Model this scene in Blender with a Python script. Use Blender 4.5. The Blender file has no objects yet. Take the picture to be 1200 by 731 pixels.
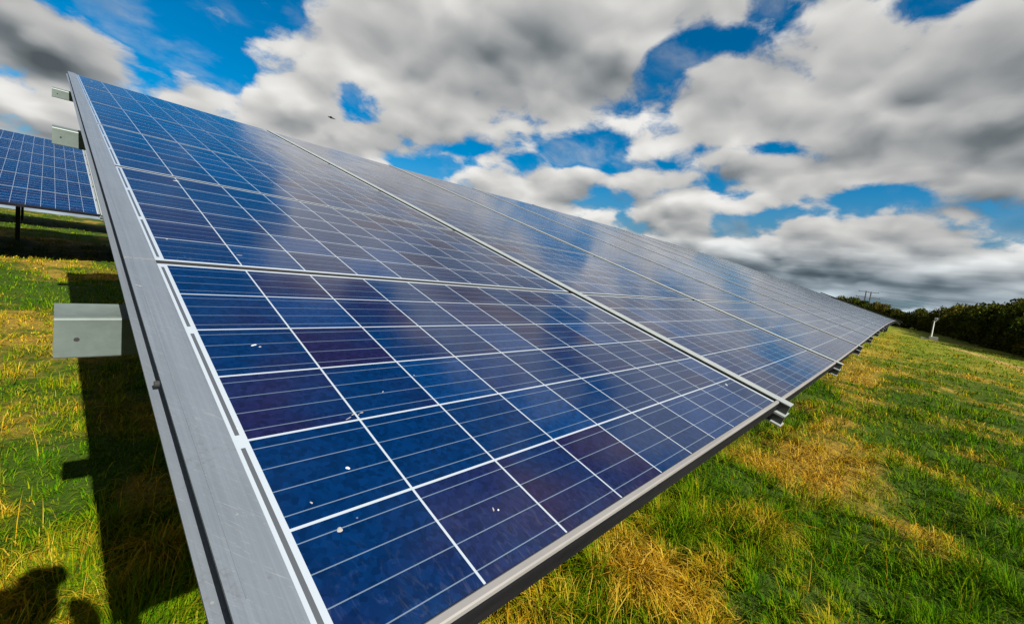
import bpy, bmesh, math, random
import numpy as np
from mathutils import Matrix, Vector

random.seed(7)
RNG = np.random.default_rng(7)
SC = bpy.context.scene
COL = SC.collection

# ------------------------------------------------------------------ camera
CAM = np.array([-0.09805, -0.27458, 0.35175])
RIGHT = (0.675897, -0.727982, 0.114916)
UP = (-0.015652, 0.141708, 0.989785)
FWD = (0.736830, 0.670791, -0.084386)
cd = bpy.data.cameras.new('camera')
cd.sensor_fit = 'HORIZONTAL'; cd.sensor_width = 36.0; cd.lens = 15.0825
cd.clip_start = 0.01; cd.clip_end = 8000
cam = bpy.data.objects.new('camera', cd); COL.objects.link(cam)
cam.matrix_world = Matrix(((RIGHT[0], UP[0], -FWD[0], CAM[0]), (RIGHT[1], UP[1], -FWD[1], CAM[1]),
                           (RIGHT[2], UP[2], -FWD[2], CAM[2]), (0, 0, 0, 1)))
SC.camera = cam

# ------------------------------------------------------------------ view, sun, sky
SC.view_settings.view_transform = 'Standard'; SC.view_settings.look = 'None'
SC.view_settings.exposure = 1.8; SC.view_settings.gamma = 1.0
SC.view_settings.use_curve_mapping = False
EXPO = 2 ** 1.8
SUN_EL, SUN_AZ = math.radians(30.7), math.radians(-91.9)       # direction towards the sun
sd = bpy.data.lights.new('sun', 'SUN'); sd.energy = 5.0; sd.angle = math.radians(0.5); sd.color = (1.0, 0.95, 0.87)
sun = bpy.data.objects.new('sun', sd); COL.objects.link(sun)
tosun = Vector((math.cos(SUN_EL) * math.cos(SUN_AZ), math.cos(SUN_EL) * math.sin(SUN_AZ), math.sin(SUN_EL)))
sun.rotation_euler = tosun.to_track_quat('Z', 'Y').to_euler(); sun.location = (0, -20, 30)


class G:
    """tiny helper to write node graphs as expressions"""
    def __init__(s, nt): s.nt = nt
    def n(s, t, **kw):
        o = s.nt.nodes.new(t)
        for k, v in kw.items(): setattr(o, k, v)
        return o
    def put(s, sock, v):
        if isinstance(v, bpy.types.NodeSocket): s.nt.links.new(v, sock)
        else: sock.default_value = v
    def m(s, op, *a, clamp=False):
        o = s.n('ShaderNodeMath', operation=op, use_clamp=clamp)
        for i, v in enumerate(a): s.put(o.inputs[i], v)
        return o.outputs[0]
    def vm(s, op, *a):
        o = s.n('ShaderNodeVectorMath', operation=op)
        for i, v in enumerate(a): s.put(o.inputs[i], v)
        return o.outputs[0]
    def mix(s, f, a, b, blend='MIX'):
        o = s.n('ShaderNodeMix', data_type='RGBA', blend_type=blend)
        s.put(o.inputs[0], f); s.put(o.inputs[6], a); s.put(o.inputs[7], b)
        return o.outputs[2]
    def step(s, v, lo, hi, a=0.0, b=1.0):
        o = s.n('ShaderNodeMapRange', interpolation_type='SMOOTHSTEP')
        s.put(o.inputs[0], v); s.put(o.inputs[1], lo); s.put(o.inputs[2], hi); s.put(o.inputs[3], a); s.put(o.inputs[4], b)
        return o.outputs[0]
    def noise(s, v, scale, detail=4.0, rough=0.5, dist=0.0, color=False):
        o = s.n('ShaderNodeTexNoise')
        if v is not None: s.put(o.inputs['Vector'], v)
        s.put(o.inputs['Scale'], scale); s.put(o.inputs['Detail'], detail); s.put(o.inputs['Roughness'], rough); s.put(o.inputs['Distortion'], dist)
        return o.outputs['Color' if color else 'Fac']
    def xyz(s, v):
        o = s.n('ShaderNodeSeparateXYZ'); s.put(o.inputs[0], v); return o.outputs
    def vec(s, x, y, z):
        o = s.n('ShaderNodeCombineXYZ')
        for i, v in enumerate((x, y, z)): s.put(o.inputs[i], v)
        return o.outputs[0]


W = bpy.data.worlds.new('World'); SC.world = W; W.use_nodes = True
nt = W.node_tree; nt.nodes.clear(); g = G(nt)
sky = g.n('ShaderNodeTexSky', sky_type='NISHITA', sun_disc=False, sun_elevation=SUN_EL, sun_rotation=math.pi,
          altitude=50.0, air_density=1.0, dust_density=0.4, ozone_density=2.5)
hs = g.n('ShaderNodeHueSaturation'); hs.inputs['Saturation'].default_value = 1.62; hs.inputs['Value'].default_value = 0.31
hs.inputs['Hue'].default_value = 0.496
nt.links.new(sky.outputs[0], hs.inputs['Color'])
BG = 0.1                                                        # background strength; cloud radiance below is divided by it
tc = g.n('ShaderNodeTexCoord'); d = tc.outputs['Generated']
x, y, z = g.xyz(d)
az = g.m('MULTIPLY', g.m('ARCTAN2', y, x), 57.2958)
el = g.m('MULTIPLY', g.m('ARCSINE', z), 57.2958)
zz = g.m('ADD', g.m('MAXIMUM', z, 0.0), 0.36)
q = g.vec(g.m('DIVIDE', x, zz), g.m('DIVIDE', y, zz), 0.0)


def blobs(lst):
    tot = None
    for (a0, e0, sa, se, amp) in lst:
        da = g.m('DIVIDE', g.m('SUBTRACT', az, a0), sa); de = g.m('DIVIDE', g.m('SUBTRACT', el, e0), se)
        r2 = g.m('ADD', g.m('MULTIPLY', da, da), g.m('MULTIPLY', de, de))
        v = g.m('MULTIPLY', g.m('EXPONENT', g.m('MULTIPLY', r2, -1.0)), amp)
        tot = v if tot is None else g.m('ADD', tot, v)
    return tot


# where the sky opens (azimuth, elevation, widths, amount); negative amounts close it
gaps = blobs([(84, 18.8, 7.5, 2.6, .25), (77, 17.0, 3, 1.2, .10), (64, 18.2, 3.2, 3.2, .27), (28.5, 25.8, 4.0, 2.4, .20), (24.5, 27.2, 3, 1.6, .12), (35, 16.0, 6.0, 2.2, .27),
              (14.4, 17.2, 6.0, 1.2, .17), (25, 15.2, 5, 1.5, .08), (3.0, 12.0, 4.5, 1.2, .19), (10.5, 10.4, 4.0, .9, .14), (1.5, 28.5, 3.0, 1.4, .2), (93, 11.2, 2.0, .8, .10), (88, 31, 15, 8, .28),
              (20, 28.0, 7, 1.6, .14), (17, 9.0, 4, 1.0, .10), (54, 52, 32, 13, .32), (87, 25, 9, 3, .16), (30, 12.4, 4, 1.0, .10),
              (46, 25, 13, 5, -.16), (53, 17.5, 6, 2.5, -.14), (0, 20, 9, 4.0, -.18), (20, 21.5, 8, 2.6, -.14), (72.5, 15, 6.5, 1.8, -.16), (91, 14, 4.0, 3.5, -.20),
              (20, 5, 60, 4.0, -.14), (12, 14, 8, 1.2, -.10), (64, 14, 9, 1.6, -.10), (38, 12.5, 7, 1.6, -.08)])
wv = g.noise(q, 5.0, 3, .5, 0, True)
qq = g.vm('ADD', q, g.vm('MULTIPLY', g.vm('SUBTRACT', wv, (.5, .5, .5)), (.12, .12, 0)))


def voro(v, sc, det):
    o = g.n('ShaderNodeTexVoronoi', feature='F1', voronoi_dimensions='2D'); g.put(o.inputs['Vector'], v); o.inputs['Scale'].default_value = sc
    o.inputs['Detail'].default_value = det; o.inputs['Roughness'].default_value = .55
    return g.m('SUBTRACT', .5, o.outputs['Distance'])


def billow(v):
    """broad heaps of cloud"""
    return g.m('ADD', g.noise(v, 2.5, 3, .48), g.m('MULTIPLY', voro(v, 5.2, .6), .15))


n1 = billow(qq)
n2 = billow(g.vm('MULTIPLY', qq, (.950, .950, 1)))
n3 = g.noise(qq, 9.0, 7, .62)
dens = g.m('SUBTRACT', g.m('ADD', n1, g.m('MULTIPLY', g.m('SUBTRACT', n3, .5), .37)), gaps)
cover = g.step(dens, .36, .485)
wisp = g.m('MULTIPLY', g.step(g.noise(g.vm('MULTIPLY', qq, (1.0, 1.3, 1.0)), 4.5, 7, .58, .0), .46, .80), .50)
cover = g.m('MAXIMUM', cover, wisp)
thick = g.step(dens, .45, .74)
lit = g.m('MULTIPLY', g.m('SUBTRACT', n1, n2), 2.0)
dark = blobs([(-2, 19, 10, 6.5, .17), (46, 26, 10, 3.2, .20), (50, 21.0, 8, 1.2, .22), (52, 15.6, 6, .9, .15), (91, 15, 5, 3.5, .24), (3, 8.0, 10, 1.4, .12), (-4, 12, 6, 2.2, .2), (4, 3.0, 24, 2.2, .18), (20, 27, 9, 3, .12),
              (74, 12.6, 6, .9, .08), (70, 60, 60, 22, .10), (25, 4, 22, 1.6, .10), (73, 16.4, 8, 1.9, -.24), (52, 18.8, 5, 1.1, -.14), (30, 20, 6, 1.5, -.10), (60, 29, 10, 3, -.05)])
bri = g.m('ADD', g.m('ADD', .74, lit), g.m('MULTIPLY', g.m('SUBTRACT', n3, .5), .22))
bri = g.m('SUBTRACT', bri, g.m('ADD', g.m('MULTIPLY', thick, .19), dark))
strata = g.noise(g.vec(g.m('MULTIPLY', az, .055), g.m('MULTIPLY', el, .62), 0.0), 1.0, 6, .6)
bri = g.m('ADD', bri, g.m('MULTIPLY', g.m('MULTIPLY', g.m('SUBTRACT', strata, .5), g.step(el, 3.0, 11.0, 1.0, 0.0)), .75))
bri = g.m('MAXIMUM', bri, .08)
cr = g.n('ShaderNodeValToRGB'); cr.color_ramp.interpolation = 'LINEAR'
els = cr.color_ramp.elements
els[0].position = 0.0; els[0].color = (.05, .065, .075, 1)
els[1].position = 1.0; els[1].color = (.86, .85, .82, 1)
for p_, c_ in ((.25, (.16, .185, .20, 1)), (.5, (.38, .39, .395, 1)), (.75, (.60, .595, .58, 1))):
    e_ = els.new(p_); e_.color = c_
nt.links.new(bri, cr.inputs[0])
K = 1.0 / (EXPO * BG)
cloud = g.vm('MULTIPLY', cr.outputs[0], (K, K, K))
lowband = g.step(el, 2.0, 13.0, .85, 0.0)
hazecol = (.085 * K, .17 * K, .25 * K, 1)
cloud = g.mix(g.step(el, .5, 9.0, .50, 0.0), cloud, g.vm('MULTIPLY', cloud, (.62, .95, 1.22)))
skyc = g.mix(lowband, hs.outputs[0], hazecol)
final = g.mix(cover, skyc, cloud)
bg = g.n('ShaderNodeBackground'); bg.inputs['Strength'].default_value = BG
nt.links.new(final, bg.inputs['Color'])
wo = g.n('ShaderNodeOutputWorld'); nt.links.new(bg.outputs[0], wo.inputs[0])

# ------------------------------------------------------------------ helpers
TILT = math.radians(17.0); CT, ST = math.cos(TILT), math.sin(TILT)
KX = np.array([-60, -10, 0, 3, 7, 13, 22, 34, 46, 60, 4000.])
KB = np.array([0, 0, 0, .0125, .125, .25, .33, .24, .08, .0, .0])
_xs = np.arange(-60, 120, .25)
_bs = np.interp(_xs, KX, KB)
for _ in range(3): _bs = np.convolve(np.pad(_bs, 6, 'edge'), np.ones(13) / 13, 'valid')


def bend(x): return np.interp(x, _xs, _bs)


def vnoise(x, y, sc, seed):
    r_ = np.random.default_rng(seed).random((256, 256)); u = np.asarray(x) / sc + 1000; v = np.asarray(y) / sc + 1000
    i, j = np.floor(u).astype(int), np.floor(v).astype(int); fu, fv = u - i, v - j
    fu = fu * fu * (3 - 2 * fu); fv = fv * fv * (3 - 2 * fv); i0, i1, j0, j1 = i % 256, (i + 1) % 256, j % 256, (j + 1) % 256
    return (r_[i0, j0] * (1 - fu) + r_[i1, j0] * fu) * (1 - fv) + (r_[i0, j1] * (1 - fu) + r_[i1, j1] * fu) * fv


def ground_z(x, y):
    x = np.asarray(x, float); y = np.asarray(y, float)
    yy = np.where(y > 0, 40 * np.tanh(y / 40), 60 * np.tanh(y / 60))
    b = .016 * np.sin(2.3 * x + 1.1 * y) * np.sin(1.7 * y - .6 * x + 1) + .014 * np.sin(5.1 * x + 2 + 1.3 * np.sin(3 * y)) * np.sin(4.3 * y + 1)
    b = b + (.075 * (vnoise(x, y, .62, 21) - .5) + .045 * (vnoise(x, y, .27, 22) - .5)) * np.clip((60 - np.hypot(x, y)) / 50, 0, 1)
    return -.90 + .055 * yy + bend(x) + b


def tag(o, label=None, cat=None, group=None, kind=None):
    if label: o['label'] = label
    if cat: o['category'] = cat
    if group: o['group'] = group
    if kind: o['kind'] = kind
    return o


def empty(name, loc, label, cat, group=None):
    o = bpy.data.objects.new(name, None); COL.objects.link(o); o.location = loc; o.empty_display_size = .2
    return tag(o, label, cat, group)


class MB:
    """collects vertices and faces (with a material slot and optional uv) and links them as one mesh"""
    def __init__(s): s.v = []; s.f = []; s.mi = []; s.uv = {}
    def quad(s, pts, mi=0, uv=None):
        b = len(s.v); s.v += [tuple(map(float, p)) for p in pts]; s.f.append(tuple(range(b, b + len(pts)))); s.mi.append(mi)
        if uv: s.uv[len(s.f) - 1] = uv
    def hexa(s, c8, mi=0, topuv=None, topmi=None):
        b = len(s.v); s.v += [tuple(map(float, p)) for p in c8]
        for k, f in enumerate(((0, 3, 2, 1), (4, 5, 6, 7), (0, 1, 5, 4), (1, 2, 6, 5), (2, 3, 7, 6), (3, 0, 4, 7))):
            s.f.append(tuple(b + i for i in f)); s.mi.append(topmi if (k == 1 and topmi is not None) else mi)
            if k == 1 and topuv: s.uv[len(s.f) - 1] = topuv
    def box(s, x0, x1, y0, y1, z0, z1, T=None, mi=0, **kw):
        c = [(x0, y0, z0), (x1, y0, z0), (x1, y1, z0), (x0, y1, z0), (x0, y0, z1), (x1, y0, z1), (x1, y1, z1), (x0, y1, z1)]
        s.hexa([T(*p) for p in c] if T else c, mi, **kw)
    def tube(s, pts, rad, seg=8, mi=0, cap=True):
        pts = [Vector(p) for p in pts]; rad = rad if hasattr(rad, '__len__') else [rad] * len(pts)
        b = len(s.v)
        for i, p in enumerate(pts):
            t = (pts[min(i + 1, len(pts) - 1)] - pts[max(i - 1, 0)]).normalized()
            u = t.cross(Vector((0, 0, 1)) if abs(t.z) < .9 else Vector((1, 0, 0))).normalized(); w = t.cross(u)
            for k in range(seg):
                a = 2 * math.pi * k / seg; s.v.append(tuple(p + (u * math.cos(a) + w * math.sin(a)) * rad[i]))
        for i in range(len(pts) - 1):
            for k in range(seg):
                s.f.append((b + i * seg + k, b + i * seg + (k + 1) % seg, b + (i + 1) * seg + (k + 1) % seg, b + (i + 1) * seg + k)); s.mi.append(mi)
        if cap:
            s.f.append(tuple(b + k for k in range(seg))[::-1]); s.mi.append(mi)
            s.f.append(tuple(b + (len(pts) - 1) * seg + k for k in range(seg))); s.mi.append(mi)
    def build(s, name, mats, parent=None, origin=None, smooth=False):
        mats = mats if isinstance(mats, (list, tuple)) else [mats]
        v = np.array(s.v, float)
        o0 = np.array(origin if origin is not None else (parent.location if parent is not None and parent.type == 'EMPTY' else (0, 0, 0)), float)
        me = bpy.data.meshes.new(name); me.from_pydata((v - o0).tolist(), [], s.f)
        for m_ in mats: me.materials.append(m_)
        me.polygons.foreach_set('material_index', s.mi)
        if smooth: me.polygons.foreach_set('use_smooth', [True] * len(me.polygons))
        if s.uv:
            ul = me.uv_layers.new(name='UVMap')
            for fi, uvs in s.uv.items():
                for li, uv in zip(me.polygons[fi].loop_indices, uvs): ul.data[li].uv = uv
        me.update()
        o = bpy.data.objects.new(name, me); COL.objects.link(o)
        if parent is not None:
            o.parent = parent
            po = np.array(parent.get('world_origin', parent.location), float)
            o.location = o0 - po
            o['world_origin'] = o0.tolist()
        else: o.location = o0
        return o


def material(name):
    m = bpy.data.materials.new(name); m.use_nodes = True
    nt = m.node_tree; b = nt.nodes['Principled BSDF']
    return m, G(nt), b


def metal(name, col, rough=.45, met=.75, var=.18, scale=(8, 8, 8), bump=0.0):
    m, g, b = material(name)
    tc = g.n('ShaderNodeTexCoord').outputs['Object']
    v = g.vm('MULTIPLY', tc, scale)
    n = g.noise(v, 1.0, 5, .6); n2 = g.noise(tc, 45, 3, .6)
    k = g.m('ADD', 1 - var * .7, g.m('ADD', g.m('MULTIPLY', g.m('SUBTRACT', n, .5), var * 2.2), g.m('MULTIPLY', n2, var * .7)))
    c = g.vm('MULTIPLY', col[:3], (1, 1, 1)); cc = g.n('ShaderNodeVectorMath', operation='SCALE')
    cc.inputs[0].default_value = col[:3]; g.put(cc.inputs[3], k)
    g.put(b.inputs['Base Color'], cc.outputs[0])
    b.inputs['Metallic'].default_value = met
    g.put(b.inputs['Roughness'], g.m('ADD', rough - .1, g.m('MULTIPLY', n, .2)))
    return m


def plain(name, col, rough=.6, var=.25, scale=6.0):
    m, g, b = material(name)
    tc = g.n('ShaderNodeTexCoord').outputs['Object']
    n = g.noise(tc, scale, 5, .6)
    g.put(b.inputs['Base Color'], g.mix(n, tuple(c * (1 - var) for c in col[:3]) + (1,), tuple(c * (1 + var) for c in col[:3]) + (1,)))
    b.inputs['Roughness'].default_value = rough
    return m


# ------------------------------------------------------------------ array dimensions (metres, in the plane of the table)
U, P, NROW = 1.6633, .98387, 6
ML, CX, MBOT, CY = .0810, .15505, .021, .158
ZR = -.078                                                       # underside of the rails


def panel_material():
    m, g, b = material('solar_glass')
    uv = g.n('ShaderNodeUVMap').outputs[0]
    u, v, _ = g.xyz(uv)
    iu = g.m('FLOOR', g.m('DIVIDE', u, 2.0)); iv = g.m('FLOOR', g.m('DIVIDE', v, 2.0))
    X = g.m('SUBTRACT', u, g.m('MULTIPLY', iu, 2.0)); Y = g.m('SUBTRACT', v, g.m('MULTIPLY', iv, 2.0))
    cx = g.m('DIVIDE', g.m('SUBTRACT', X, ML), CX); cy = g.m('DIVIDE', g.m('SUBTRACT', Y, MBOT), CY)
    fx = g.m('FRACT', cx); fy = g.m('FRACT', cy)
    gx = g.m('GREATER_THAN', g.m('ABSOLUTE', g.m('SUBTRACT', fx, .5)), .5 - .0017 / CX)
    gy = g.m('GREATER_THAN', g.m('ABSOLUTE', g.m('SUBTRACT', fy, .5)), .5 - .0020 / CY)
    inx = g.m('LESS_THAN', g.m('ABSOLUTE', g.m('SUBTRACT', cx, 5.0)), 4.99)
    iny = g.m('LESS_THAN', g.m('ABSOLUTE', g.m('SUBTRACT', cy, 3.0)), 2.99)
    incell = g.m('MULTIPLY', inx, iny)
    line = g.m('MAXIMUM', g.m('MAXIMUM', gx, gy), g.m('SUBTRACT', 1.0, incell))
    bus = g.m('LESS_THAN', g.m('ABSOLUTE', g.m('SUBTRACT', g.m('FRACT', g.m('MULTIPLY', fy, 4.0)), .5)), .0185)
    # the tinned ribbon that joins the strings, lying in the white margin
    pair = g.m('ABSOLUTE', g.m('SUBTRACT', g.m('FRACT', g.m('DIVIDE', cy, 2.0)), .5))
    slit = g.m('MULTIPLY', g.m('LESS_THAN', g.m('ABSOLUTE', g.m('SUBTRACT', X, ML - .0075)), .0026), g.m('LESS_THAN', pair, .458))
    slit = g.m('MULTIPLY', slit, iny)
    # every cell its own tone, with crystal grain
    wn = g.n('ShaderNodeTexWhiteNoise', noise_dimensions='3D')
    g.put(wn.inputs['Vector'], g.vec(g.m('ADD', g.m('FLOOR', cx), g.m('MULTIPLY', iu, 17.0)), g.m('ADD', g.m('FLOOR', cy), g.m('MULTIPLY', iv, 13.0)), 3.0))
    rc = g.xyz(wn.outputs['Color'])
    soft = g.noise(g.vec(g.m('ADD', X, g.m('MULTIPLY', rc[1], 9.0)), Y, 0.0), 7.0, 2, .5)
    pur = g.step(g.m('ADD', rc[0], g.m('MULTIPLY', g.m('SUBTRACT', soft, .5), .9)), .46, 1.05)
    base = g.mix(pur, (.0003, .0078, .034, 1), (.0045, .0034, .018, 1))
    base = g.mix(g.m('MULTIPLY', g.step(rc[2], .6, 1.0), .7), base, (.0004, .0145, .058, 1))
    vo = g.n('ShaderNodeTexVoronoi', feature='F1'); g.put(vo.inputs['Vector'], g.vec(u, v, 0.0)); vo.inputs['Scale'].default_value = 130
    gr = g.xyz(vo.outputs['Color'])
    kk = g.m('ADD', .74, g.m('MULTIPLY', gr[0], .52))
    sc = g.n('ShaderNodeVectorMath', operation='SCALE'); g.put(sc.inputs[0], base); g.put(sc.inputs[3], kk)
    c = g.mix(bus, sc.outputs[0], (.056, .08, .112, 1))
    c = g.mix(line, c, (.185, .212, .24, 1))
    c = g.mix(slit, c, (.040, .045, .052, 1))
    # dust: thin film and water marks gathering on the lower edge
    dn = g.noise(g.vec(u, v, 0.0), 3.0, 6, .62); df = g.noise(g.vec(g.m('MULTIPLY', u, 26.0), g.m('MULTIPLY', v, 9.0), 0.0), 3.0, 5, .6, 2.0)
    low = g.m('MULTIPLY', g.step(Y, .17, .02), g.step(df, .5, .75))
    dust = g.m('ADD', g.m('MULTIPLY', g.step(dn, .45, .8), .006), g.m('MULTIPLY', low, .022))
    spn = g.n('ShaderNodeTexVoronoi', feature='F1'); g.put(spn.inputs['Vector'], g.vec(u, v, 0.0)); spn.inputs['Scale'].default_value = 26
    spk = g.m('MULTIPLY', g.m('LESS_THAN', spn.outputs['Distance'], .04), g.m('GREATER_THAN', g.xyz(spn.outputs['Color'])[0], .9))
    dust = g.m('ADD', dust, g.m('MULTIPLY', spk, .14))
    c = g.mix(dust, c, (.42, .42, .40, 1))
    g.put(b.inputs['Base Color'], c)
    g.put(b.inputs['Roughness'], g.m('ADD', .10, g.m('MULTIPLY', g.step(dn, .4, .8), .10)))
    b.inputs['IOR'].default_value = 1.50; b.inputs['Specular IOR Level'].default_value = .30
    bp = g.n('ShaderNodeBump'); bp.inputs['Strength'].default_value = .05; bp.inputs['Distance'].default_value = .002
    g.put(bp.inputs['Height'], g.noise(g.vec(u, v, 0.0), 14.0, 2, .5)); g.put(b.inputs['Normal'], bp.outputs[0])
    return m


M_GLASS = panel_material()
M_BACK = plain('backsheet_dark', (.008, .008, .009), .6, .15)


def rail_material():
    m, g, b = material('brushed_aluminium')
    tc = g.n('ShaderNodeTexCoord').outputs['Object']; x, y, z = g.xyz(tc)
    st = g.noise(g.vec(g.m('MULTIPLY', x, 420.0), g.m('MULTIPLY', y, 3.0), 0.0), 1.0, 4, .6)
    st2 = g.noise(g.vec(g.m('MULTIPLY', x, 90.0), g.m('MULTIPLY', y, 1.1), 0.0), 1.0, 3, .6)
    bl = g.noise(tc, 9.0, 6, .65); gr = g.noise(tc, 120.0, 4, .7)
    k = g.m('ADD', .66, g.m('ADD', g.m('MULTIPLY', st, .26), g.m('ADD', g.m('MULTIPLY', st2, .42), g.m('MULTIPLY', g.m('SUBTRACT', bl, .5), .30))))
    sc = g.n('ShaderNodeVectorMath', operation='SCALE'); sc.inputs[0].default_value = (.125, .145, .168); g.put(sc.inputs[3], k)
    c = g.mix(g.m('MULTIPLY', g.step(g.m('ADD', bl, g.m('MULTIPLY', g.m('SUBTRACT', gr, .5), .5)), .60, .74), .42), sc.outputs[0], (.075, .075, .072, 1))
    vo = g.n('ShaderNodeTexVoronoi'); g.put(vo.inputs['Vector'], tc); vo.inputs['Scale'].default_value = 62
    spk = g.m('MULTIPLY', g.m('LESS_THAN', vo.outputs['Distance'], .10), g.m('GREATER_THAN', g.xyz(vo.outputs['Color'])[0], .80))
    c = g.mix(g.m('MULTIPLY', spk, .5), c, (.26, .25, .22, 1))
    scr = g.noise(g.vec(g.m('ADD', g.m('MULTIPLY', x, 30.0), g.m('MULTIPLY', y, 22.0)), g.m('MULTIPLY', y, 1.5), 0.0), 3.0, 3, .6, 1.5)
    c = g.mix(g.m('MULTIPLY', g.step(g.m('ABSOLUTE', g.m('SUBTRACT', scr, .5)), .006, .002), .25), c, (.30, .31, .32, 1))
    g.put(b.inputs['Base Color'], c); b.inputs['Metallic'].default_value = .5
    g.put(b.inputs['Roughness'], g.m('ADD', .30, g.m('MULTIPLY', st, .25)))
    bp = g.n('ShaderNodeBump'); bp.inputs['Strength'].default_value = .12; bp.inputs['Distance'].default_value = .001
    g.put(bp.inputs['Height'], st); g.put(b.inputs['Normal'], bp.outputs[0])
    return m


M_RAIL = rail_material()
M_RAILMID = metal('bare_aluminium', (.22, .24, .235), .42, .35, .2, (60, 1.6, 60))
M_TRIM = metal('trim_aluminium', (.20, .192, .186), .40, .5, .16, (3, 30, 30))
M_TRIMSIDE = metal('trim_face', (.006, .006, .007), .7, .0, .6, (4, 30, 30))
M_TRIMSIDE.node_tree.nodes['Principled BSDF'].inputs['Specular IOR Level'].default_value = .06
M_GALV = metal('galvanised_steel', (.084, .106, .097), .50, .3, .5, (5, 14, 14))
M_POST = metal('weathered_steel', (.05, .055, .05), .6, .4, .3, (9, 9, 5))
M_RUBBER = plain('black_rubber', (.004, .004, .004), .7, .3)
M_DROP = plain('bird_lime', (.31, .31, .285), .8, .15, 160)
M_GRIME = plain('dried_dirt', (.15, .14, .13), .9, .25, 160)
M_HOLE = plain('hole_dark', (.006, .006, .006), .9, .1)


def splat(mb, T, cx, cy, rx, ry, ang, mi, z=.0016):
    """a small raised blob on the glass, irregular outline"""
    n = 16; th_ = np.arange(n) * 2 * math.pi / n; rr = .8 + .14 * np.sin(th_ * 2 + cx * 90) + .08 * np.sin(th_ * 3 + cy * 70)
    def ring(k, zz):
        out = []
        for i in range(n):
            a = 2 * math.pi * i / n; px, py = rx * k * rr[i] * math.cos(a), ry * k * rr[i] * math.sin(a)
            out.append(T(cx + px * math.cos(ang) - py * math.sin(ang), cy + px * math.sin(ang) + py * math.cos(ang), zz))
        return out
    r0, r1, r2 = ring(1, .0002), ring(.8, z), ring(.4, z * 1.4)
    for a, b in ((r0, r1), (r1, r2)):
        for i in range(n): mb.quad([a[i], a[(i + 1) % n], b[(i + 1) % n], b[i]], mi)
    mb.quad(r2, mi)


# marks seen on the two nearest panels: (x, y in the table plane, rx, ry, angle, slot)
MARKS = [(.176, .245, .0042, .0042, 0, 2), (.155, .590, .0075, .0032, .4, 2), (.163, .583, .0030, .0014, .1, 2), (.232, .352, .004, .002, .5, 3),
         (.222, .345, .009, .0014, .4, 3), (.247, .353, .006, .0022, .2, 3), (.240, .349, .003, .0018, .9, 3), (.325, .098, .0042, .0024, .9, 2), (.319, .102, .0075, .0022, 1.2, 3),
         (.46, .245, .0022, .0022, 0, 2), (.115, .207, .0020, .0028, .3, 3), (.128, .158, .006, .0045, .3, 3), (.232, 1.90, .016, .006, .15, 2), (.107, 1.16, .004, .007, 0, 3),
         (.86, .60, .008, .0025, .3, 3), (1.18, .62, .007, .002, .2, 3), (.40, .44, .007, .0024, .4, 3), (.31, .40, .005, .002, .9, 3), (1.53, .16, .016, .004, .7, 2),
         (.22, 5.30, .014, .012, 0, 3), (.27, 4.70, .022, .004, .1, 3), (.155, 5.62, .014, .012, 0, 3), (.25, 1.085, .014, .003, 0, 3), (2.9, .25, .014, .008, .3, 3), (6.2, .42, .03, .02, .1, 3)]


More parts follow.
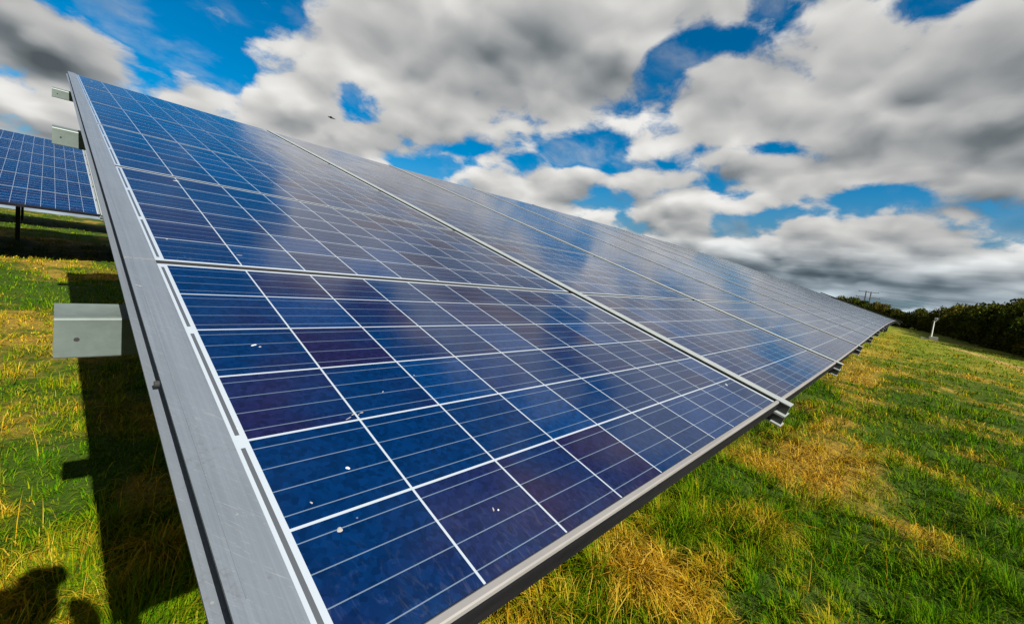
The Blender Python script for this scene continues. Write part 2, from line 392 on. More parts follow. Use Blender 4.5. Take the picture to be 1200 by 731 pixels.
def table(label, cat, ox, oy, oz, cols, n_single, group, rough_posts, ends):
    """one ground mounted table: panels slid between rails that lie on purlins and posts"""
    def T(X, Y, Z): return (X + ox, oy + Y * CT - Z * ST, oz + Y * ST + Z * CT + float(bend(X + ox)))
    c0, c1 = cols
    root = empty('solar_array', (ox + c0 * U, oy, float(ground_z(ox + c0 * U, oy))), label, cat, group)
    rest = MB(); k = 0
    for i in range(c0, c1):
        for j in range(NROW):
            mb = MB() if k < n_single else rest
            x0, x1, y0, y1 = i * U + .060, i * U + 1.6475, j * P + .0125, j * P + .9760
            uo = 2 * (i + 40); vo = 2 * (j + (7 if oy > 5 else 0))
            uvs = [(uo + x0 - i * U, vo + y0 - j * P), (uo + x1 - i * U, vo + y0 - j * P), (uo + x1 - i * U, vo + y1 - j * P), (uo + x0 - i * U, vo + y1 - j * P)]
            mb.box(x0, x1, y0, y1, -.007, 0, T, 1, topuv=uvs, topmi=0)
            mb.box(x0 + .5, x0 + .62, y0 + .8, y0 + .9, -.030, -.0072, T, 1)           # junction box under the glass
            if oy < 5:
                for (a, b_, rx, ry, an, sl) in MARKS:
                    if x0 < a < x1 and y0 < b_ < y1: splat(mb, T, a, b_, rx * .8, ry * .8, an, sl, .0005)
            if k < n_single:
                mb.build('solar_panel', [M_GLASS, M_BACK, M_DROP, M_GRIME], root, T((x0 + x1) / 2, (y0 + y1) / 2, 0))
            k += 1
    if rest.f:
        o = rest.build('solar_panels', [M_GLASS, M_BACK, M_DROP, M_GRIME], root); o['kind'] = 'stuff'
    L = NROW * P
    for i in range(c0, c1 + 1):
        x = i * U; mb = MB()
        last = i == c1
        mb.box(x + (.0130 if i == c0 else .0090), x + (.0645 if i == c0 else .0680), -.012 if i == c0 else -.024, L + .03, .0012, .0046, T)  # top flange
        mb.box(x + .0260, x + .0460, -.022, L + .03, -.0340, .0010, T, 1)                # web, here and below coloured dark to paint in the groove's shade
        mb.box(x + .0030, x + .0840, -.012, L + .03, -.0232, -.0202, T) if i == c0 else mb.box(x - .0060, x + .0740, -.026, L + .03, -.0372, -.0342, T)   # middle flange
        mb.box(x + (.0400 if i == c0 else .0280), x + .0440 + (.012 if i == c0 else 0), -.024, L + .03, -.0748, -.0374, T, 1)
        mb.box(x + (.0380 if i == c0 else .0050), x + .0690, -.028, L + .03, ZR, -.0750, T)                   # bottom flange
        if i > c0: mb.box(x - .0180, x - .0062, -.024, L + .03, -.0400, -.0370, T, 1)  # added dark filler, keeps sun from leaking through the slot beside the rail
        r = mb.build('rail', [M_RAIL if i == c0 else M_RAILMID, M_POST], root, T(x + .028, L / 2, 0))
        if i == c0 and oy < 5:
            gb = MB(); gb.box(x + .0260, x + .0275, .12, 5.7, .0047, .0052, T)
            gb.build('ridge', M_RAIL, r, T(x + .02, 3, 0))
            for yy in (2.44, .985):
                jb = MB(); jb.box(x + .0129, x + .0646, yy, yy + .004, .0047, .0050, T); jb.build('joint', M_TRIM, r, T(x + .03, yy, 0))
            for yy in (.50, ):
                fb = MB(); fb.tube([T(x + .0132, yy, -.0060), T(x + .0075, yy, -.0060)], .0042, 8); fb.build('bolt', M_HOLE, r, T(x, yy, 0))
    for i in range(c0, c1):
        mb = MB(); x0, x1 = i * U + .0685, i * U + 1.668
        prof = [(.0105, -.040), (.0105, -.003), (.0118, .0012), (.0136, .0032), (.0206, .0032), (.0224, .0016), (.0224, .0004)]
        for a in range(len(prof) - 1):
            (ya, za), (yb, zb) = prof[a], prof[a + 1]
            mb.quad([T(x0, ya, za), T(x1, ya, za), T(x1, yb, zb), T(x0, yb, zb)], 1 if a == 0 else 0)
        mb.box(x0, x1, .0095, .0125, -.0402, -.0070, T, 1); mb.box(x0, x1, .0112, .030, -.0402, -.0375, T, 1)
        for xe in (x0, x1): mb.quad([T(xe, *p_) for p_ in prof] + [T(xe, .0224, -.0370)], 1)
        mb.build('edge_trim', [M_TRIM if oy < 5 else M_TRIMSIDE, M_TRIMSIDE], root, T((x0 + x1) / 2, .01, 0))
    xs = [c0 * U - .0] + [i * U for i in range(c0 + 1, c1)] + [c1 * U + .03]
    for j in range(1, NROW):
        mb = MB()
        for i in range(c0, c1): mb.box(i * U + .0685, i * U + 1.668, j * P - .0140, j * P + .0330, -.0260, -.0210, T)
        mb.build('gasket', M_RUBBER, root)
    for yp, (h, w) in zip((.862, 3.045, 4.925), ((.086, .066), (.084, .070), (.066, .075))):
        mb = MB(); xl, xr = c0 * U - ends, c1 * U + .03 + ends; t = .003
        seg = np.linspace(xl, xr, max(2, int((xr - xl) / U) + 1))
        for a, b_ in zip(seg[:-1], seg[1:]):
            zt = ZR - .0002; c_ = .0042
            pr = [(yp + w, zt), (yp + c_, zt), (yp + c_ * .3, zt - c_ * .3), (yp, zt - c_), (yp, zt - h + c_), (yp + c_ * .3, zt - h + c_ * .3), (yp + c_, zt - h), (yp + w, zt - h),
                  (yp + w, zt - h + t), (yp + t + .002, zt - h + t), (yp + t, zt - h + t + .002), (yp + t, zt - t - .002), (yp + t + .002, zt - t), (yp + w, zt - t)]
            for k_ in range(len(pr)):
                (ya, za), (yb, zb) = pr[k_], pr[(k_ + 1) % len(pr)]
                mb.quad([T(a, ya, za), T(a, yb, zb), T(b_, yb, zb), T(b_, ya, za)])
            if a == xl:
                for k_ in range(6): mb.quad([T(a, *pr[k_]), T(a, *pr[k_ + 1]), T(a, *pr[12 - k_]), T(a, *pr[13 - k_])])
        pu = mb.build('purlin', M_GALV, root, T(xl, yp, ZR))
        hb = MB()
        for xh in (xl + .030, ): hb.tube([T(xh, yp - .0006, ZR - h * .52), T(xh, yp + .0010, ZR - h * .52)], .0042, 10)
        hb.build('bolt_hole', M_HOLE, pu, T(xl, yp, ZR - .04))
    for (px_, yp) in rough_posts:
        X = c0 * U + px_
        while X < c1 * U:
            w0 = np.array(T(X, yp, ZR - .10)); gz = float(ground_z(w0[0], w0[1])) - .3
            mb = MB(); s_ = .035
            mb.box(w0[0] - s_, w0[0] + s_, w0[1] - .003, w0[1] + .003, gz, w0[2]); mb.box(w0[0] - s_, w0[0] - s_ + .005, w0[1] - .05, w0[1] + .05, gz, w0[2]); mb.box(w0[0] + s_ - .005, w0[0] + s_, w0[1] - .05, w0[1] + .05, gz, w0[2])
            mb.build('post', M_POST, root, (w0[0], w0[1], gz))
            X += 2 * U
    # sloping bearers on top of the posts
    X = c0 * U + rough_posts[0][0]
    while X < c1 * U:
        mb = MB(); mb.box(X - .03, X + .03, .55, 5.3, ZR - .17, ZR - .10, T); mb.build('bearer', M_POST, root, T(X, 2.9, ZR - .13)); X += 2 * U
    return root


# ------------------------------------------------------------------ ground
def dryness(x, y):
    """0 lush green ... 1 dead straw"""
    x = np.asarray(x, float); y = np.asarray(y, float)
    f = .235 + .50 * (vnoise(x, y, 1.5, 1) - .5) + .55 * (vnoise(x, y, .5, 2) - .5) + .50 * (vnoise(x, y, .2, 3) - .5)
    f += .24 * np.exp(-((y - .25) / .34) ** 2) * (x > 1.5)                       # the drip edge of the panels
    f += .26 * np.exp(-(((x - 3.6) / .9) ** 2 + ((y + .15) / .5) ** 2)) + .30 * np.exp(-(((x - 1.66) / .24) ** 2 + ((y - .42) / .16) ** 2))
    f += .22 * np.exp(-((y - 10.3) / .5) ** 2) * (x < 3) - .02 * ((y > 1) & (x < 1))
    f -= .20 / (1 + np.exp((y + .9) / .2)) * (x < 9)                           # lusher away from the table
    f += .05 * np.clip((x - 2) / 5, 0, 1)
    return np.clip(f, 0, 1)


def ground_material():
    m, g, b = material('meadow')
    P_ = g.n('ShaderNodeNewGeometry').outputs['Position']
    x, y, z = g.xyz(P_)
    at_ = g.n('ShaderNodeAttribute', attribute_name='dry').outputs['Fac']
    n1 = g.noise(P_, .55, 5, .6); n2 = g.noise(P_, 3.2, 6, .65); n3 = g.noise(P_, 30, 4, .7); n4 = g.noise(P_, 9, 5, .7)
    green = g.mix(n3, (.006, .016, .002, 1), (.034, .058, .004, 1))
    straw = g.mix(n3, (.09, .052, .008, 1), (.22, .150, .026, 1))
    f = g.step(g.m('ADD', at_, g.m('MULTIPLY', g.m('SUBTRACT', n4, .5), .8)), .22, .68)
    c = g.mix(f, green, straw)
    soil = g.mix(n3, (.03, .018, .007, 1), (.08, .05, .02, 1))
    c = g.mix(g.step(n2, .64, .72), c, soil)
    far = g.step(x, 6, 24)
    c = g.mix(g.m('MULTIPLY', far, .6), c, g.mix(g.step(n4, .35, .65), (.075, .120, .006, 1), (.145, .130, .010, 1)))
    # worn wheel track across the far right of the field
    ty = g.m('SUBTRACT', y, g.m('ADD', -3.2, g.m('MULTIPLY', g.m('SUBTRACT', x, 22.0), .075)))
    trk = g.m('MULTIPLY', g.step(g.m('ABSOLUTE', g.m('ADD', ty, g.m('MULTIPLY', g.m('SUBTRACT', n1, .5), 1.0))), .55, .12), g.m('MULTIPLY', g.step(x, 8, 16), g.step(x, 40, 28)))
    c = g.mix(g.m('MULTIPLY', trk, .7), c, (.24, .15, .055, 1))
    g.put(b.inputs['Base Color'], c); b.inputs['Roughness'].default_value = .95
    b.inputs['Specular IOR Level'].default_value = .05
    bp = g.n('ShaderNodeBump'); bp.inputs['Strength'].default_value = .8; bp.inputs['Distance'].default_value = .05
    g.put(bp.inputs['Height'], g.m('ADD', n2, g.m('MULTIPLY', n3, .5))); g.put(b.inputs['Normal'], bp.outputs[0])
    return m


def axis(lo, hi, step, grow, far):
    a = list(np.arange(lo, hi, step)); s = step; v = hi
    while v < far: a.append(v); s *= grow; v += s
    s = step; v = lo - step
    while v > -far: a.insert(0, v); s *= grow; v -= s
    return np.array(a)


ax, ay = axis(-4, 14, .10, 1.08, 3000), axis(-5, 14, .10, 1.08, 3000)
gx_, gy_ = np.meshgrid(ax, ay); gz_ = ground_z(gx_, gy_)
vs = np.stack([gx_.ravel(), gy_.ravel(), gz_.ravel()], 1)
nx = len(ax); idx = np.arange(len(ax) * len(ay)).reshape(len(ay), nx)
fs = np.stack([idx[:-1, :-1].ravel(), idx[:-1, 1:].ravel(), idx[1:, 1:].ravel(), idx[1:, :-1].ravel()], 1)


def np_mesh(name, v, loops, starts, mats):
    me = bpy.data.meshes.new(name); me.vertices.add(len(v)); me.vertices.foreach_set('co', np.asarray(v, np.float32).ravel())
    me.loops.add(len(loops)); me.loops.foreach_set('vertex_index', np.asarray(loops, np.int32))
    me.polygons.add(len(starts)); me.polygons.foreach_set('loop_start', np.asarray(starts, np.int32))
    for m_ in mats: me.materials.append(m_)
    me.update(calc_edges=True); me.validate()
    o = bpy.data.objects.new(name, me); COL.objects.link(o); return o


go = np_mesh('ground', vs, fs.ravel(), np.arange(len(fs)) * 4, [ground_material()])
go.data.polygons.foreach_set('use_smooth', [True] * len(go.data.polygons))
at0 = go.data.attributes.new('dry', 'FLOAT', 'POINT'); at0.data.foreach_set('value', dryness(vs[:, 0], vs[:, 1]).astype(np.float32))
tag(go, 'rough grass field sloping down past the panels to the hedge', None, None, 'structure')

# ------------------------------------------------------------------ the three tables
near = table('long tilted solar array filling the picture, blue panels with white grid lines in aluminium rails', 'solar array',
             0, 0, 0, (0, 27), 96, 'rows of solar arrays', ((.75, .95), (.75, 4.6)), .086)
second = table('second solar array behind, half hidden beyond the purlin ends of the big one', 'solar array',
               .49, 9.5, .55, (-5, 5), 60, 'rows of solar arrays', ((.10, 1.0), (.66, 4.6)), .086)
third = table('rearmost solar array, hidden behind the second row but for its dark shadow', 'solar array',
              .30, 19.6, 1.08, (-5, 5), 0, 'rows of solar arrays', ((.10, 1.0), (.66, 4.6)), .086)

fourth = table('far solar array seen edge on, just past the distant end of the big array', 'solar array',
               46.9, -.05, .22, (0, 6), 36, 'rows of solar arrays', ((.75, .95), (.75, 4.6)), .086)


# ------------------------------------------------------------------ grass blades
def grass_material():
    m, g, b = material('grass_blades')
    geo = g.n('ShaderNodeNewGeometry'); rnd = geo.outputs['Random Per Island']
    dry = g.n('ShaderNodeAttribute', attribute_name='dry').outputs['Fac']
    f = g.step(g.m('ADD', dry, g.m('MULTIPLY', g.m('SUBTRACT', rnd, .5), .50)), .30, .86)
    gcol = g.n('ShaderNodeValToRGB'); e = gcol.color_ramp.elements
    e[0].color = (.007, .044, .0015, 1); e[1].color = (.135, .140, .003, 1)
    e_ = e.new(.5); e_.color = (.042, .098, .0015, 1)
    g.put(gcol.inputs[0], g.m('ADD', g.m('MULTIPLY', g.m('FRACT', g.m('MULTIPLY', rnd, 7.31)), .7), g.m('MULTIPLY', dry, .75), clamp=True))
    scol = g.n('ShaderNodeValToRGB'); e = scol.color_ramp.elements
    e[0].color = (.115, .046, .003, 1); e[1].color = (.36, .24, .035, 1)
    e_ = e.new(.5); e_.color = (.25, .142, .006, 1)
    g.put(scol.inputs[0], g.m('FRACT', g.m('MULTIPLY', rnd, 13.7)))
    c = g.mix(f, gcol.outputs[0], scol.outputs[0])
    dif = g.n('ShaderNodeBsdfDiffuse'); tr = g.n('ShaderNodeBsdfTranslucent'); mx = g.n('ShaderNodeMixShader'); mx.inputs[0].default_value = .20
    g.put(dif.inputs[0], c); g.put(tr.inputs[0], c)
    g.nt.links.new(dif.outputs[0], mx.inputs[1]); g.nt.links.new(tr.outputs[0], mx.inputs[2])
    out = [n for n in g.nt.nodes if n.type == 'OUTPUT_MATERIAL'][0]; g.nt.links.new(mx.outputs[0], out.inputs[0])
    return m


def grass(N):
    t_ = RNG.random(N)
    r = np.where(t_ < .05, RNG.uniform(.3, 1.1, N), np.exp(math.log(1.0) + (math.log(44)) * RNG.random(N) ** 1.25)); a = np.radians(RNG.uniform(-60, 116, N))
    x = CAM[0] + r * np.cos(a); y = CAM[1] + r * np.sin(a)
    keep = ~((y > .9) & (x > 1.0) & (x < 45)) & ~((y > 1.4) & (x > .6) & (y < 7.5)) | ((RNG.random(len(x)) < .22) & (r < 14))
    pit = vnoise(x, y, .30, 11) + .35 * (vnoise(x, y, .9, 31) - .5)
    keep &= ~((pit < .30) & (RNG.random(len(x)) < .55) & (r < 7) & (x > .5))
    x, y, r = x[keep], y[keep], r[keep]
    cl = np.where(r > 9, .34, .15); hx = np.floor(x / cl); hy = np.floor(y / cl)
    h1 = np.modf(np.abs(np.sin(hx * 12.9898 + hy * 78.233) * 43758.5453))[0]; h2 = np.modf(np.abs(np.sin(hx * 39.35 + hy * 11.13) * 24634.63))[0]; h3 = np.modf(np.abs(np.sin(hx * 3.1 + hy * 51.7) * 9631.7))[0]
    cxp, cyp = (hx + h1) * cl, (hy + h2) * cl
    pull = RNG.random(len(x)) * .62 * (h3 > .35)
    ox_, oy_ = x - cxp, y - cyp
    x = x + (cxp - x) * pull; y = y + (cyp - y) * pull
    n = len(x)
    dry = dryness(x, y)
    tall = vnoise(x, y, .30, 11) ** 1.6 * 1.25 + vnoise(x, y, 1.3, 12) * .45
    L = (.024 + .080 * RNG.random(n) ** 1.5) * (.55 + .75 * h3) * (.35 + 1.0 * tall)
    L *= np.clip(1.2 - r / 40, .5, 1.12) * np.where((y > 2) & (x < 1), .62, 1.0)
    flat = RNG.random(n) < np.clip(.08 + .75 * (dry - .35), .06, .72)
    w = np.maximum(.0010 + .0014 * RNG.random(n), r * .00056)
    weed = (RNG.random(n) < .02) & (dry < .35) & (r < 12); stalk = (RNG.random(n) < .004) & (r < 4) & (~weed)
    w = np.where(weed, w * 2.6 + .0015, w); w = np.where(stalk, .0011, w); L = np.where(weed, np.minimum(L, .05) + .015, L); L = np.where(stalk, .10 + .12 * RNG.random(n), L); flat = flat & ~weed & ~stalk
    th = np.where(RNG.random(n) < .6, np.arctan2(oy_, ox_) + RNG.normal(0, .7, n), RNG.uniform(0, 2 * math.pi, n))
    lean = np.where(flat, RNG.uniform(1.15, 1.5, n), np.abs(RNG.normal(0, .62, n)) + .16)
    L = np.where(flat, L * 1.35 + .02, L); lean = np.where(weed, RNG.uniform(.7, 1.3, n), lean); lean = np.where(stalk, np.abs(RNG.normal(.25, .25, n)), lean)
    dx, dy = np.cos(th), np.sin(th)
    sx, sy = -dy, dx
    lift = np.where(flat, RNG.uniform(.004, .035, n), 0)
    z0 = ground_z(x, y) - .004 + lift
    V = np.zeros((n, 7, 3))
    for k, (t, wk) in enumerate(((0, 1.0), (.42, .85), (.76, .5))):
        ang = lean * (.25 + .95 * t)
        px = x + dx * L * t * np.sin(ang); py = y + dy * L * t * np.sin(ang); pz = z0 + L * t * np.cos(ang)
        for sgn, j in ((-1, 2 * k), (1, 2 * k + 1)):
            V[:, j, 0] = px + sx * w * wk * sgn; V[:, j, 1] = py + sy * w * wk * sgn; V[:, j, 2] = pz
    ang = np.minimum(lean * 1.3, 1.62)
    V[:, 6, 0] = x + dx * L * np.sin(ang); V[:, 6, 1] = y + dy * L * np.sin(ang); V[:, 6, 2] = z0 + L * np.cos(ang)
    b = (np.arange(n) * 7)[:, None]
    loops = np.concatenate([b + np.array([0, 1, 3, 2]), b + np.array([2, 3, 5, 4]), b + np.array([4, 5, 6])], 1).ravel()
    starts = (np.arange(n)[:, None] * 11 + np.array([0, 4, 8])).ravel()
    o = np_mesh('grass', V.reshape(-1, 3), loops, starts, [grass_material()])
    o.data.attributes.new('dry', 'FLOAT', 'POINT').data.foreach_set('value', np.repeat(np.where(flat, np.minimum(dry + .18, 1), np.where(stalk, .9, np.where(weed, .02, dry))), 7).astype(np.float32))
    return tag(o, 'green and straw yellow meadow grass growing round the panels', 'grass', None, 'stuff')


grass(760000)

# ------------------------------------------------------------------ hedgerow
def leaf_material(name, c1, c2, c3):
    m, g, b = material(name)
    geo = g.n('ShaderNodeNewGeometry'); rnd = geo.outputs['Random Per Island']
    oi = g.n('ShaderNodeObjectInfo').outputs['Random']
    n = g.noise(g.n('ShaderNodeTexCoord').outputs['Object'], .8, 3, .6)
    cr = g.n('ShaderNodeValToRGB'); e = cr.color_ramp.elements
    e[0].color = c1 + (1,); e[1].color = c3 + (1,); e_ = e.new(.55); e_.color = c2 + (1,)
    g.put(cr.inputs[0], g.m('ADD', g.m('MULTIPLY', rnd, .45), g.m('ADD', g.m('MULTIPLY', g.m('SUBTRACT', n, .35), .9), g.m('MULTIPLY', g.m('SUBTRACT', oi, .5), .5)), clamp=True))
    dif = g.n('ShaderNodeBsdfDiffuse'); tr = g.n('ShaderNodeBsdfTranslucent'); mx = g.n('ShaderNodeMixShader'); mx.inputs[0].default_value = .2
    g.put(dif.inputs[0], cr.outputs[0]); g.put(tr.inputs[0], cr.outputs[0])
    g.nt.links.new(dif.outputs[0], mx.inputs[1]); g.nt.links.new(tr.outputs[0], mx.inputs[2])
    out = [n_ for n_ in g.nt.nodes if n_.type == 'OUTPUT_MATERIAL'][0]; g.nt.links.new(mx.outputs[0], out.inputs[0])
    return m


M_LEAF = leaf_material('hedge_leaves', (.008, .020, .003), (.046, .048, .006), (.150, .072, .012))
M_BARK = plain('bark', (.05, .04, .03), .9)


def bush_meshes(seed):
    r = np.random.default_rng(seed)
    lobes = []
    for k in range(9):
        a = r.uniform(0, 6.28); rad = r.uniform(0, 1.5)
        lobes.append((rad * math.cos(a), rad * math.sin(a), r.uniform(.5, 2.9), r.uniform(.7, 1.15)))
    lobes.append((0, 0, 1.2, 1.6)); lobes.append((.2, 0, 3.0, .7))
    V = []; N = 2600
    for i in range(N):
        lx, ly, lz, lr = lobes[r.integers(len(lobes))]
        d = r.normal(size=3); d /= np.linalg.norm(d); rr = lr * r.uniform(.55, 1.08) ** .6 * (1 + .25 * r.normal() * (r.random() < .15))
        c = np.array([lx, ly, lz]) + d * rr * np.array([1, 1, .85])
        if c[2] < .05: c[2] = abs(c[2]) + .05
        u = r.normal(size=3); u /= np.linalg.norm(u); w = np.cross(u, r.normal(size=3)); w /= np.linalg.norm(w)
        s = r.uniform(.07, .19)
        V += [c - u * s, c + w * s * .5, c + u * s, c - w * s * .5]
    stem = MB()
    for k in range(7):
        a = r.uniform(0, 6.28); t = np.array([math.cos(a), math.sin(a), 0]) * r.uniform(.3, 1.3)
        stem.tube([(t[0] * .15, t[1] * .15, -.2), (t[0] * .5, t[1] * .5, 1.0), (t[0], t[1], r.uniform(2.2, 3.3))], [.07, .05, .015], 6)
    return np.array(V), stem


def bush_proto(i):
    V, stem = bush_meshes(100 + i)
    root = empty('hedge_bush', (0, 0, 0), 'dark olive and brown bush, one of the far hedgerow crowding together', 'bush', 'bushes of the far hedgerow')
    n = len(V) // 4
    f = np_mesh('foliage', V, np.arange(4 * n), np.arange(n) * 4, [M_LEAF]); f.parent = root
    stem.build('stem', M_BARK, root)
    return root


def copy_tree(o, parent=None):
    c = o.copy(); COL.objects.link(c)
    if parent is not None: c.parent = parent
    for ch in list(o.children): copy_tree(ch, c)
    return c


protos = [bush_proto(i) for i in range(5)]
HL = np.array([(28, -10.8), (36, -9.0), (44, -7.8), (58, -6.7), (74, -6.6), (92, -6.0), (108, -2.0), (118, 6.0), (124, 16), (128, 28), (131, 42)])
cum = np.concatenate([[0], np.cumsum(np.linalg.norm(np.diff(HL, axis=0), axis=1))])
s = 0.0; k = 0
while s < cum[-1]:
    hx = np.interp(s, cum, HL[:, 0]) + RNG.uniform(-.5, .5); hy = np.interp(s, cum, HL[:, 1]) + RNG.uniform(-.5, .5)
    for lay in range(2):
        o = protos[k] if k < 5 else copy_tree(protos[k % 5])
        yy = hy - 1.6 * lay * (1 if hx < 110 else .2); xx = hx + (1.5 * lay if hx > 110 else 0)
        o.location = (xx, yy, float(ground_z(xx, yy)) - .1); o.rotation_euler = (0, 0, RNG.uniform(0, 6.28))
        sc_ = RNG.uniform(.85, 1.15); big = 1.08 if hx < 50 else 1.2 if hx < 66 else (1.2 if hx < 100 else 1.1)
        o.scale = (sc_ * 1.05, sc_ * 1.05, sc_ * big * RNG.uniform(.85, 1.1))
        k += 1
    s += 2.3

# ------------------------------------------------------------------ camera post beside the hedge
def at(dirn, dist): return CAM + np.array(dirn) / np.linalg.norm(dirn) * dist


px_, py_ = 50.0, -2.02
gz = float(ground_z(px_, py_))
M_WHITE = plain('white_paint', (.36, .36, .345), .5, .12, 3)
M_CONC = plain('pale_concrete', (.32, .31, .29), .85, .2, 4)
post = empty('camera_post', (px_, py_, gz), 'pale security camera post standing on a concrete block before the dark hedge', 'camera post')
mb = MB(); mb.box(px_ - .35, px_ + .35, py_ - .42, py_ + .12, gz - .1, gz + .26); mb.build('base_block', M_CONC, post)
mb = MB(); mb.box(px_ - .3, px_ + .3, py_ + .15, py_ + .62, gz - .05, gz + .10); mb.build('ground_slab', M_CONC, post)
mb = MB(); mb.tube([(px_, py_, gz + .26), (px_, py_, gz + 1.55)], [.048, .042], 12); mb.build('pole', M_WHITE, post, smooth=False)
mb = MB(); mb.tube([(px_, py_, gz + 1.52), (px_, py_ - .06, gz + 1.62), (px_ - .02, py_ - .08, gz + 1.72)], [.085, .08, .06], 10)
mb.build('bracket', M_WHITE, post)
mb = MB(); mb.box(px_ - .28, px_ + .16, py_ - .20, py_ + .00, gz + 1.66, gz + 1.86); mb.tube([(px_ - .28, py_ - .10, gz + 1.76), (px_ - .33, py_ - .10, gz + 1.755)], .07, 12)
mb.build('camera_housing', M_WHITE, post)

# ------------------------------------------------------------------ two utility poles and their wires, far beyond the hedge
M_WOOD = plain('dark_pole_wood', (.035, .03, .028), .9)
M_INS = plain('insulator_grey', (.06, .06, .065), .4)
top_z = []
for (az_, sg, lab) in ((3.38, 1, 'dark timber utility pole with crossarms, the one nearer the panels'), (2.98, -1, 'dark timber utility pole with crossarms, the one nearer the white camera post')):
    D_ = 210.0; a = math.radians(az_)
    bx, by = CAM[0] + D_ * math.cos(a), CAM[1] + D_ * math.sin(a); bz = float(ground_z(bx, by)); tz = CAM[2] + D_ * math.tan(math.radians(2.62 if sg > 0 else 2.56))
    up_ = empty('utility_pole', (bx, by, bz), lab, 'utility pole', 'pair of utility poles on the skyline')
    mb = MB(); mb.tube([(bx, by, bz - .5), (bx, by, tz)], [.24, .17], 8); mb.build('pole', M_WOOD, up_)
    for zo, l0, l1 in ((.25, -.9, 2.3), (2.2, -.3, 2.9), (4.3, -.3, 2.6)):
        mb = MB(); ya, yb = (by + sg * l0, by + sg * l1); mb.box(bx - .10, bx + .10, min(ya, yb), max(ya, yb), tz - zo - .14, tz - zo)
        ca = mb.build('crossarm', M_WOOD, up_, (bx, by, tz - zo))
        ib = MB(); ib.tube([(bx, yb - sg * .2, tz - zo), (bx, yb - sg * .2, tz - zo + .35)], [.09, .06], 8); ib.build('insulator', M_INS, ca, (bx, yb, tz - zo))
    top_z.append((bx, by, tz))
bx, by, tz = top_z[1]
for k_, (zo, off, nm) in enumerate(((0, -2.1, 'topmost'), (2.2, -2.7, 'middle'), (4.3, -2.4, 'lowest'))):
    mb = MB(); p0 = np.array([bx, by + off, tz - zo + .35]); p1 = np.array([bx - 60, by - 110, tz - zo + .35 + 2])
    pts = [tuple(p0 + (p1 - p0) * t - np.array([0, 0, 4 * 3.0 * t * (1 - t)])) for t in np.linspace(0, 1, 24)]
    mb.tube(pts, .035, 5)
    tag(mb.build('overhead_wire', M_WOOD, None, tuple(p0)), 'thin dark %s wire sagging away from the utility poles' % nm, 'wire', 'overhead wires')

# ------------------------------------------------------------------ small bird against the cloud
bd = np.array([CAM[0], CAM[1], CAM[2]]) + 45 * np.array(FWD) * 0
v = np.array(FWD) + np.array(RIGHT) * ((388 - 600) / 502.75) - np.array(UP) * ((138 - 365.5) / 502.75); v /= np.linalg.norm(v)
bp_ = CAM + 45 * v
M_BIRD = plain('dark_feathers', (.02, .022, .025), .8)
mb = MB(); e1 = np.array(RIGHT); e1[2] = -.25; e2 = np.cross(v, e1); e2 /= np.linalg.norm(e2)
mb.tube([bp_ - e1 * .30, bp_ - e1 * .20, bp_, bp_ + e1 * .18, bp_ + e1 * .26, bp_ + e1 * .42], [.01, .05, .085, .06, .05, .012], 8)
for sgn in (1, -1):
    w_ = v * sgn
    root_ = bp_ - e1 * .05; mid = bp_ + w_ * .28 + np.array([0, 0, .10]); tip = bp_ + w_ * .52 + e1 * .12 + np.array([0, 0, .02])
    for a_, b_, c_, d_ in ((root_ - e1 * .08, mid - e1 * .07, mid + e1 * .10, root_ + e1 * .10), (mid - e1 * .07, tip - e1 * .01, tip + e1 * .03, mid + e1 * .10)):
        n_ = np.array([0, 0, .012]); mb.hexa([a_ - n_, b_ - n_, c_ - n_, d_ - n_, a_ + n_, b_ + n_, c_ + n_, d_ + n_])
tag(mb.build('bird', M_BIRD, None, tuple(bp_)), 'small dark bird flying before the white cloud above the panels', 'bird')

# ------------------------------------------------------------------ flecks lying on the end rail
def onplane(X, Y, Z): return (X, Y * CT - Z * ST, Y * ST + Z * CT)


mb = MB(); splat(mb, onplane, .0430, .182, .0056, .0036, .5, 0, .0012)
mb.v = [(a, b - .0049 * ST, c + .0049 * CT) for a, b, c in mb.v]
tag(mb.build('petal', plain('petal_white', (.55, .55, .52), .7, .05, 60), None, mb.v[0]), 'white petal fallen on the flat aluminium end rail', 'petal')
M_STRAW = plain('dry_straw', (.45, .38, .24), .8)
mb = MB(); mb.tube([onplane(.014, .842, .0066), onplane(.026, .832, .0062), onplane(.040, .829, .0060)], [.0010, .0016, .0008], 6)
tag(mb.build('straw', M_STRAW, None, onplane(.014, .84, .006)), 'bit of pale straw lying across the aluminium end rail', 'straw')

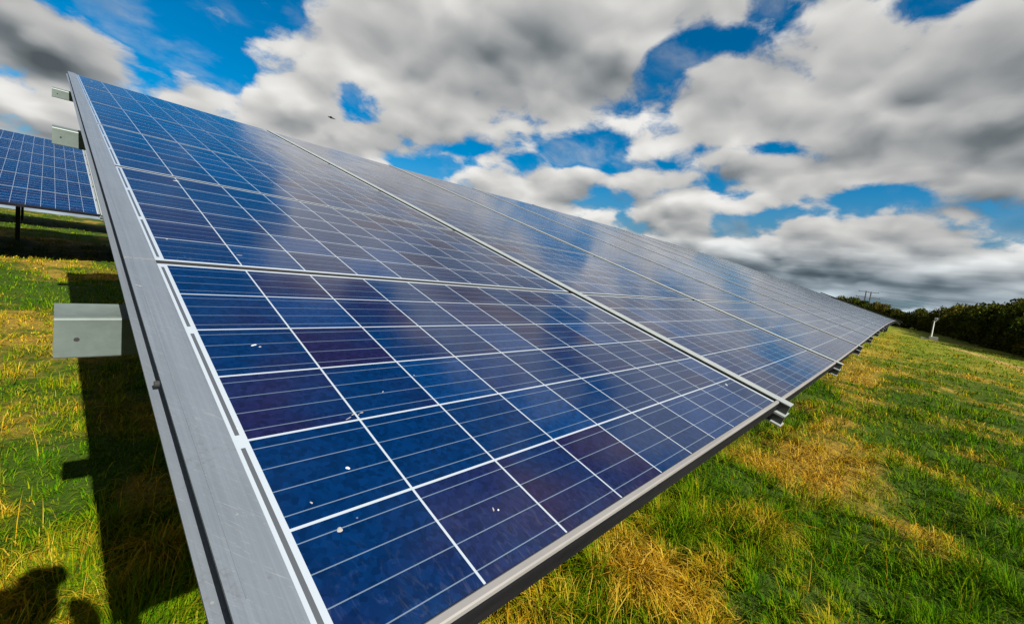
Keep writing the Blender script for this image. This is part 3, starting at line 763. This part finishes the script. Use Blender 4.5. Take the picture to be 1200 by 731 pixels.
# ------------------------------------------------------------------ the photographer, whose shadow falls on the grass
def person():
    g0 = float(ground_z(-.3, -1.16))
    J = dict(pelvis=(-.33, -.98, g0 + .93), belly=(-.33, -.97, g0 + 1.10), chest=(-.31, -.95, g0 + 1.32), neck=(-.28, -.93, g0 + 1.47), jaw=(-.26, -.91, g0 + 1.56), skull=(-.255, -.92, g0 + 1.66),
             shl=(-.49, -.92, g0 + 1.40), ell=(-.44, -.70, g0 + 1.20), wrl=(-.20, -.47, g0 + 1.24), hal=(-.155, -.40, g0 + 1.245),
             shr=(-.14, -.94, g0 + 1.40), elr=(-.10, -.72, g0 + 1.18), wrr=(-.06, -.47, g0 + 1.22), har=(-.055, -.40, g0 + 1.225),
             hpl=(-.43, -.98, g0 + .88), knl=(-.46, -.93, g0 + .49), anl=(-.48, -.99, g0 + .09), tol=(-.49, -.80, g0 + .035),
             hpr=(-.23, -.98, g0 + .88), knr=(-.20, -.93, g0 + .49), anr=(-.18, -1.00, g0 + .09), tor=(-.17, -.81, g0 + .035))
    R_ = dict(pelvis=.15, belly=.14, chest=.155, neck=.058, jaw=.075, skull=.095, shl=.075, ell=.05, wrl=.034, hal=.036, shr=.075, elr=.05, wrr=.034, har=.036,
              hpl=.095, knl=.065, anl=.045, tol=.035, hpr=.095, knr=.065, anr=.045, tor=.035)
    E_ = [('pelvis', 'belly'), ('belly', 'chest'), ('chest', 'neck'), ('neck', 'jaw'), ('jaw', 'skull'), ('chest', 'shl'), ('shl', 'ell'), ('ell', 'wrl'), ('wrl', 'hal'),
          ('chest', 'shr'), ('shr', 'elr'), ('elr', 'wrr'), ('wrr', 'har'), ('pelvis', 'hpl'), ('hpl', 'knl'), ('knl', 'anl'), ('anl', 'tol'), ('pelvis', 'hpr'), ('hpr', 'knr'), ('knr', 'anr'), ('anr', 'tor')]
    for n_ in J:
        a_, b_, c_ = J[n_]; J[n_] = (a_, b_ - (0 if n_[:2] in ('wr', 'ha') else .09 if n_[:2] == 'el' else .18), c_ - (.03 if n_[:2] in ('wr', 'ha') else 0))
    # fingers curled round the camera
    for h, sx_ in (('hal', 1), ('har', -1)):
        b = np.array(J[h])
        for k in range(4):
            p1 = b + np.array([sx_ * .012, .022 + .004 * k, .022 - .017 * k]); p2 = p1 + np.array([sx_ * .018, .020, -.002]); p3 = p2 + np.array([sx_ * .014, .002, -.002])
            n0 = h + 'f%d' % k
            J[n0 + 'a'], J[n0 + 'b'], J[n0 + 'c'] = tuple(p1), tuple(p2), tuple(p3)
            R_[n0 + 'a'] = .010; R_[n0 + 'b'] = .009; R_[n0 + 'c'] = .008
            E_.extend([(h, n0 + 'a'), (n0 + 'a', n0 + 'b'), (n0 + 'b', n0 + 'c')])
        t1 = b + np.array([sx_ * .022, .002, .030]); t2 = t1 + np.array([sx_ * .016, .016, .010])
        J[h + 'ta'], J[h + 'tb'] = tuple(t1), tuple(t2); R_[h + 'ta'] = .011; R_[h + 'tb'] = .009; E_.extend([(h, h + 'ta'), (h + 'ta', h + 'tb')])
    names = list(J); ix = {n_: i for i, n_ in enumerate(names)}; o0 = np.array((-.33, -1.16, g0))
    me = bpy.data.meshes.new('person'); me.from_pydata([tuple(np.array(J[n_]) - o0) for n_ in names], [(ix[a], ix[b]) for a, b in E_], [])
    o = bpy.data.objects.new('person', me); COL.objects.link(o); o.location = o0
    sk = o.modifiers.new('skin', 'SKIN')
    for n_, sv in zip(names, me.skin_vertices[0].data): sv.radius = (R_[n_], R_[n_]); sv.use_root = n_ == 'pelvis'
    ss = o.modifiers.new('sub', 'SUBSURF'); ss.levels = 2; ss.render_levels = 2
    dg = bpy.context.evaluated_depsgraph_get(); me2 = bpy.data.meshes.new_from_object(o.evaluated_get(dg))
    o.modifiers.clear(); o.data = me2; me2.name = 'person'
    me2.materials.clear()
    for m_ in (plain('dark_jacket', (.02, .022, .03), .85), plain('blue_jeans', (.03, .05, .10), .9), plain('skin_tone', (.45, .28, .20), .55, .05), plain('brown_shoes', (.04, .025, .015), .6)): me2.materials.append(m_)
    for p in me2.polygons:
        c = p.center; p.use_smooth = True
        p.material_index = 3 if c.z < .13 else 1 if c.z < .98 else 2 if (c.z > 1.46 or c.y > .66) else 0
    tag(o, 'person in dark jacket and jeans standing and holding a camera out in both hands', 'person')
    # hair and face
    hb = bmesh.new(); bmesh.ops.create_uvsphere(hb, u_segments=18, v_segments=12, radius=1)
    for v_ in list(hb.verts): v_.co = Vector((v_.co.x * .088, v_.co.y * .10 - .018, v_.co.z * .098)) + Vector((.075, .06, 1.665))
    bmesh.ops.delete(hb, geom=[v_ for v_ in hb.verts if v_.co.z < 1.64 and v_.co.y > .03], context='VERTS')
    hm = bpy.data.meshes.new('hair'); hb.to_mesh(hm); hb.free(); hm.materials.append(plain('brown_hair', (.03, .018, .01), .8))
    ho = bpy.data.objects.new('hair', hm); COL.objects.link(ho); ho.parent = o
    fb = MB(); c0 = Vector((.075, .148, 1.60))
    fb.tube([c0 + Vector((0, -.005, .035)), c0 + Vector((0, .012, .0)), c0 + Vector((0, .0, -.012))], [.008, .014, .008], 8)
    for sx_ in (-1, 1): fb.tube([c0 + Vector((.085 * sx_, -.085, .03)), c0 + Vector((.092 * sx_, -.08, 0)), c0 + Vector((.083 * sx_, -.078, -.03))], [.008, .012, .007], 6)
    fm = fb.build('face', me2.materials[2], None); fm.parent = o; fm.location = (0, 0, 0)
    eb = MB()
    for sx_ in (-1, 1): eb.tube([c0 + Vector((.032 * sx_, -.012, .032)), c0 + Vector((.032 * sx_, -.002, .032))], [.012, .006], 8)
    eb.tube([c0 + Vector((-.025, -.012, -.045)), c0 + Vector((0, -.004, -.047)), c0 + Vector((.025, -.012, -.045))], [.004, .007, .004], 6)
    em = eb.build('eyes_and_mouth', M_BIRD, None); em.parent = o; em.location = (0, 0, 0)
    return o


person()
F_, R__, U_ = Vector(FWD), Vector(RIGHT), Vector(UP)
cb = Vector(tuple(CAM)) - F_ * .075
camo = empty('handheld_camera', tuple(cb), 'black camera held out in both hands by the person', 'camera')
mb = MB(); T_ = lambda a, b, c: tuple(cb + R__ * a + F_ * b + U_ * c)
mb.box(-.055, .055, -.03, .0, -.045, .035, T_); mb.box(-.022, .022, -.03, .0, .0352, .055, T_)
M_BLK = plain('black_plastic', (.015, .015, .016), .4)
mb.build('body', M_BLK, camo)
mb = MB(); mb.tube([T_(0, .0005, 0), T_(0, .05, 0)], .034, 20); mb.build('lens', M_BLK, camo)
